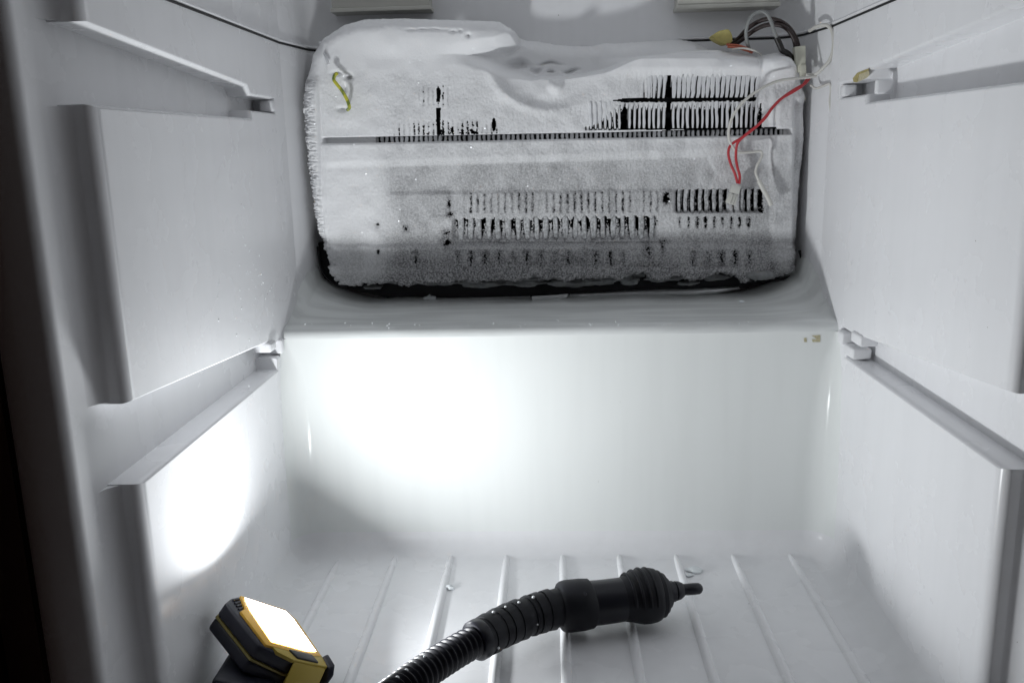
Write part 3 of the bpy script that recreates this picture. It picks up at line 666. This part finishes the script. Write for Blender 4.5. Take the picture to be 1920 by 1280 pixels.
# lumps of grey ice hanging under the coil
rg = random.Random(3)
for i, (x, y, rx, rz) in enumerate([(700, 540, 20, 4), (830, 530, 45, 7), (905, 533, 50, 8), (985, 532, 40, 7), (1075, 531, 45, 9), (1125, 528, 35, 8), (1180, 527, 22, 9), (1245, 522, 40, 8), (1290, 532, 18, 5), (1345, 520, 30, 8), (870, 522, 70, 7), (1020, 520, 80, 7), (1160, 516, 60, 7), (760, 528, 50, 6)]):
    bmo('ice_lump', blob_bm(atY(x, y-2, .116), 1, i, 3, (rx*PXM, .008, rz*PXM), .3), 'grey_ice', evap, 180)
bmo('frozen_lump', blob_bm(atY(1426, 516, .092), 1, 77, 3, (.012, .005, .0055), .2), 'grey_ice', evap, 180)
# glinting crystals, turned so that some catch the lamp
bm = bmesh.new(); rg = random.Random(5)
sel = np.where((sd > 8) & (hole < -.3) & (py > 90) & (py < 440)); ids = RNG.choice(len(sel[0]), 60, replace=False)
for q in ids:
    i, j = sel[0][q], sel[1][q]; p = np.array([X[i, j], EY-h[i, j]-.0006, Z[i, j]])
    hv = (LAMP_P-p)/np.linalg.norm(LAMP_P-p)+(CAM-p)/np.linalg.norm(CAM-p); hv = Vector(hv).normalized()
    if q % 3 == 0: hv = (hv+Vector((rg.uniform(-.5, .5), rg.uniform(-.5, .5), rg.uniform(-.5, .5)))).normalized()
    t = hv.cross(Vector((.3, .2, .9))).normalized(); b = hv.cross(t); s = rg.uniform(.00015, .0004)
    vs = [bm.verts.new(Vector(p)+t*s*math.cos(a)+b*s*math.sin(a)) for a in np.linspace(0, 2*math.pi, 7)[:-1]]
    top = bm.verts.new(Vector(p)-hv*s)
    bm.faces.new(vs)
    for a in range(6): bm.faces.new((vs[a], top, vs[(a+1) % 6]))
tag(bmo('frost_crystals', bm, 'crystal', evap), kind='stuff')

# ================================================================== THINGS AROUND THE COIL
# blocks on the wall above
for (x0, x1, z0, lab) in [(-.2236, -.1215, .5268, 'beige rectangular foam block above the tall frost lobe beside the corner'), (.1245, .2270, .5196, 'beige rectangular foam block above the dark cable loop')]:
    b = thing('foam_block', ((x0+x1)/2, .15, z0), lab, 'foam block', 'foam blocks above the evaporator')
    bmo('slab', box_bm(((x0+x1)/2, .1410, z0+.0487), AX, ((x1-x0)/2-.0012, .0120, .0445), .001), 'beige', b, 40)
    bmo('lower_flange', box_bm(((x0+x1)/2, .1405, z0+.0021), AX, ((x1-x0)/2, .0125, .0021), .0006), 'beige', b, 40)
# foil strip along the ledge
def foil_strip():
    top = [(1068, 551), (1120, 548.5), (1180, 545), (1240, 541.5), (1300, 541), (1345, 539), (1385, 538)]; bot = [(1068, 556.5), (1120, 556), (1180, 555.5), (1240, 555), (1300, 554), (1345, 550.5), (1388, 541)]
    V = []; Fc = []
    for i, (a, b) in enumerate(zip(top, bot)):
        for t in (0, .33, .66, 1):
            x = a[0]*(1-t)+b[0]*t; y = a[1]*(1-t)+b[1]*t; V.append(atY(x, y, .1225-.004*math.sin(t*3)-.0015*math.sin(i*1.7+t)))
    for i in range(len(top)-1):
        for j in range(3): q = i*4+j; Fc.append((q, q+1, q+5, q+4))
    o = pyd('foil_strip', V, Fc, 'foil', None, 60); md = o.modifiers.new('s', 'SOLIDIFY'); md.thickness = .0005; md.offset = 1; bpy.context.view_layer.update(); bake(o)
    return o
tag(foil_strip(), 'crumpled silver foil strip stuck along the back edge of the ledge', 'foil')
ftab = [(997, 556), (1045, 553), (1066, 551), (1062, 558), (1040, 563), (998, 565)]
V = [atY(x, y, .108) for x, y in ftab]; o = bmo('foil_tab', prism_bm(V, (0, .0012, .0002), .0003), 'foil'); tag(o, 'small folded silver foil tab on the ledge, left end of the strip', 'foil')
tube('fold', [atY(1000, 560, .1075), atY(1030, 558.5, .107), (atY(1058, 555, .1075))], .0007, 'foil', o, 4, 6)
o = tube('tray_edge_strip', [atY(735, 559.5, .1225), atY(850, 559.5, .1222), atY(994, 556.2, .1222)], .0007, 'foil', None, 6, 6); tag(o, 'thin bright metal edge along the shaded trough, between ice lump and foil tab', 'metal edge')
# loose ice on the ledge and floor
chips = [(806, 561, .227+.0085, .0060), (882, 605, .2240, .0028), (905, 608, .2235, .0022), (820, 608, .2240, .0018), (770, 606, .2245, .0012), (985, 612, .2225, .0015), (1285, 604, .2235, .0016), (1390, 565, .2335, .0022), (1322, 606, .2230, .0013)]
for i, (x, y, z, r) in enumerate(chips):
    p = atZ(x, y, z)
    if i == 0: p = atY(806, 560, .119); lab, gr = 'pale lump of ice on the ledge against the shaded trough', None
    else: lab, gr = 'tiny chip of ice lying on the grey ledge', 'ice chips on the ledge'
    tag(bmo('ice_chip', blob_bm(p, r, i, 2, (1.3, .8, .55), .35), 'ice', None, 30), lab, 'ice', gr)
for i, (x, y, r) in enumerate([(843, 1101, .0035), (1303, 1068, .0060), (1293, 1077, .003)]):
    p = atZ(x, y, .0012)
    tag(bmo('ice_chip', blob_bm(p, r, 20+i, 2, (1.2, 1, .25 if i else .6), .35), 'ice', None, 30), ['small ice chip leaning on a floor rib beside the hose sleeve', 'flat ice flake on the floor behind the nozzle tip', 'flat ice flake on the floor behind the nozzle tip'][i], 'ice', 'ice flakes behind the nozzle' if i else None)
# droplets on the walls
def droplets(name, pts, ax, val, lab):
    bm = bmesh.new(); rg = random.Random(name+str(val))
    for (x, y) in pts:
        p = Vector(on(x, y, ax, val)); r = rg.uniform(.0004, .0009)
        bmesh.ops.create_icosphere(bm, subdivisions=1, radius=r, matrix=Matrix.Translation(p) @ Matrix.Diagonal((.5, 1, 1.3, 1)))
    tag(bmo(name, bm, 'drop', None, 180), lab, 'droplets', kind='stuff')
rg = random.Random(9)
droplets('water_droplets', [(rg.gauss(478, 30), rg.gauss(530, 60)) for _ in range(46)]+[(408, 558), (468, 470), (478, 648), (405, 640), (410, 600)], 0, -XW, 'clear water droplets scattered on the side wall beside the ledge shadow')
droplets('water_droplets', [(rg.uniform(560, 1540), 606+rg.gauss(0, 3)-(0.0126*0)) for _ in range(34)], 1, .004, 'tiny water droplets along the front lip of the ledge')

# yellow foam plug, clip, cables
def wire(name, px, r, ma, par=None, n=8, seg=10):
    return tube(name, [atY(x, y, Y) for x, y, Y in px], r, ma, par, n, seg)
pl = [(1333, 68), (1348, 58), (1367, 54), (1374, 66), (1374, 80), (1358, 84), (1342, 76)]
tag(bmo('foam_plug', prism_bm([atY(x, y, .105) for x, y in pl], (0, .018, 0), .002, 2), 'foam_yellow', None, 40), 'yellow foam plug wrapped on the cables beside the frost', 'foam plug')
tag(wire('black_cable', [(1370, 86, .118), (1385, 72, .115), (1400, 56, .110), (1420, 42, .105), (1440, 36, .100), (1462, 40, .096), (1480, 53, .094), (1492, 72, .094), (1497, 90, .096), (1497, 108, .10)], .0021, 'cable_dark'), 'black cable arching highest from the foam plug to the cream clip', 'cable')
tag(wire('black_cable', [(1374, 88, .114), (1395, 72, .110), (1415, 57, .104), (1435, 48, .099), (1455, 46.5, .095), (1472, 52, .092), (1485, 66, .091), (1491, 84, .093), (1492, 106, .098)], .0021, 'cable_dark'), 'lower black cable arching below its twin to the cream clip', 'cable')
g = thing('grey_cable', atY(1425, 60, .09), 'grey cable looped over the black cables, ending in a black sleeve', 'cable')
wire('cable', [(1407, 98, .110), (1401, 80, .100), (1399, 58, .092), (1405, 38, .087), (1415, 26, .085), (1428, 22, .084), (1438, 27, .083), (1446, 42, .083), (1452, 60, .084), (1458, 75, .086)], .0017, 'cable_grey', g)
wire('sleeve', [(1456, 71, .0855), (1462, 84, .087), (1467, 95, .089), (1476, 100, .092), (1487, 112, .096)], .0028, 'cable_black', g)
for i, pts in enumerate([[(1362, 84, .106), (1385, 86, .104), (1403, 92, .102), (1412, 97, .104)], [(1364, 88, .104), (1382, 90, .102), (1400, 95, .102), (1410, 99, .106)]]):
    tag(wire('orange_wire', pts, .0011, 'cable_orange'), 'short orange-red wire running from the foam plug into the frost', 'wire', 'orange wires at the foam plug')
tag(wire('white_lead', [(1372, 93, .100), (1395, 91, .098), (1415, 96, .097), (1428, 104, .100)], .0010, 'cable_white'), 'short white lead lying over the frost below the foam plug', 'wire')
# cream clip
cl = thing('cable_clip', atY(1502, 120, .095), 'upright cream plastic clip holding the cables at the corner', 'clip')
bmo('sleeve', prism_bm([atY(x, y, .088) for x, y in [(1490, 88), (1511, 85.5), (1511, 132), (1500, 136), (1492, 118)]], (0, .010, 0), .0008), 'clip_cream', cl, 40)
bmo('tongue', prism_bm([atY(x, y, .086) for x, y in [(1501, 122), (1512, 122), (1512.5, 146), (1502, 146)]], (0, .006, 0), .0006), 'clip_cream', cl, 40)
# white sensor lead with probe
sl = thing('sensor_lead', atY(1400, 260, .08), 'thin white sensor lead with a pale probe hanging in front of the fins', 'wire')
wire('lead', [(1531, 143, .075), (1510, 146, .074), (1485, 148, .072), (1460, 152, .070), (1437, 161, .068), (1415, 174, .067), (1395, 190, .067), (1380, 208, .069), (1370, 228, .071), (1366, 248, .074), (1368, 264, .077), (1375, 277, .079), (1384, 285, .080), (1400, 286, .081), (1416, 284.5, .081), (1426, 284, .081),
              (1429, 289, .081), (1427, 297, .080), (1420, 310, .080), (1417, 322, .080), (1420, 333, .080), (1424, 341, .080)], .00135, 'cable_white', sl)
wire('probe', [(1423, 339, .080), (1432, 357, .0795), (1440, 371, .079), (1446, 385, .0785)], .0023, 'cable_white', sl)
# red pair and connector
rl = thing('red_wire_pair', atY(1440, 240, .08), 'pair of twisted red wires ending in a white plug before the fins', 'wire')
wire('wire', [(1517, 148, .078), (1508, 158, .076), (1490, 168, .073), (1468, 183, .071), (1450, 200, .070), (1438, 216, .070), (1425, 231, .071), (1408, 246, .073), (1390, 259, .076), (1374, 269, .078), (1367, 278, .079), (1366, 292, .080), (1371, 310, .080), (1378, 326, .080), (1383, 344, .080)], .00135, 'cable_red', rl)
wire('wire', [(1513, 150, .077), (1503, 162, .074), (1486, 173, .072), (1464, 186, .0705), (1447, 204, .0695), (1436, 220, .069), (1421, 235, .070), (1403, 249, .072), (1388, 262, .075), (1382, 271, .077), (1380, 284, .079), (1380, 298, .080), (1383, 315, .080), (1387, 330, .080), (1386, 345, .080)], .00135, 'cable_red', rl)
pc = thing('dummy', (0, 0, 0), None, None); bpy.data.objects.remove(pc)
con = bmo('plug', prism_bm([atY(x, y, .077) for x, y in [(1374, 345), (1390, 349), (1386, 366), (1369, 361)]], (0, .007, 0), .0008), 'connector', rl, 40)
bmo('plug_skirt', prism_bm([atY(x, y, .0765) for x, y in [(1369, 362), (1385, 366.5), (1379, 386), (1362, 380)]], (0, .0075, 0), .0007), 'connector', con, 40)
for t in (.3, .65):
    a = atY(1369+16*t, 364+4.5*t, .0758); b_ = atY(1363+16*t, 381+5*t, .0758); V, Fc = loft([a, b_], [.0005]*2, 6); pyd('plug_rib', V, Fc, 'connector', con, 60)
# white cables against the corner of the right wall
tag(wire('white_cable', [(1512, 141, .080), (1530, 139, .075), (1545, 126, .068), (1556, 112, .064), (1562, 95, .062), (1563, 75, .062), (1560, 58, .064), (1550, 48, .066), (1532, 50, .075), (1518, 58, .090)], .0017, 'cable_white'), 'white cable looped up against the niche corner above the clip', 'cable')
tag(wire('white_cable', [(1520, 160, .085), (1530, 166, .080), (1545, 161, .068), (1556, 158, .062), (1558, 172, .062), (1556, 190, .061), (1559, 215, .060), (1563, 245, .060), (1565, 282, .060)], .0012, 'cable_white'), 'white cable below the clip, its added end tracing a wire shadow down the corner', 'cable')  # hanging end added in place of a wire's shadow line
# yellow-green earth wire in the frost
tag(wire('earth_wire', [(632, 138, .080), (628, 141, .078), (626, 150, .0765), (633, 160, .076), (641, 170, .0755), (648, 182, .0755), (653, 193, .0755), (655, 202, .077), (652, 206, .084)], .0017, 'earth_green'), 'short yellow-green earth wire poking out of the frost', 'wire')
tag(wire('frosted_wire', [(600, 80, .105), (606, 96, .094), (612, 110, .086), (616, 121, .084)], .0013, 'fin_frost'), 'thin frosted wire running down the upper corner of the coil', 'wire')
# stains
def stain(name, px, ax, val, nrm, ma, lab):
    tag(bmo(name, prism_bm([on(x, y, ax, val) for x, y in px], nrm), ma), lab, 'stain')
stain('glue_stain', [(1599, 147), (1607, 137), (1628, 129), (1630, 141), (1624, 147), (1606, 155), (1600, 154)], 0, XW-.0004, (.0003, 0, 0), 'stain_tape', 'pale yellow glue stain on the wall at the end of the upper groove')
stain('dried_glue', [(1599, 147), (1607, 137), (1628, 129), (1628, 133), (1610, 140), (1607, 154), (1600, 154)], 0, XW-.0008, (.0003, 0, 0), 'stain_yellow', 'darker mustard rim around the pale glue stain')
for i, (q, lb) in enumerate([([(1522, 629), (1538, 628), (1538, 641), (1524, 641), (1522, 636), (1532, 636)], 'yellowish square of tape residue below the ledge beside the corner'), ([(1507, 634), (1512, 633), (1513, 641), (1508, 641)], 'tiny yellowish tape fleck next to the square residue')]):
    stain('tape_residue', q, 1, -.0004, (0, .0003, 0), 'stain_tape', lb)
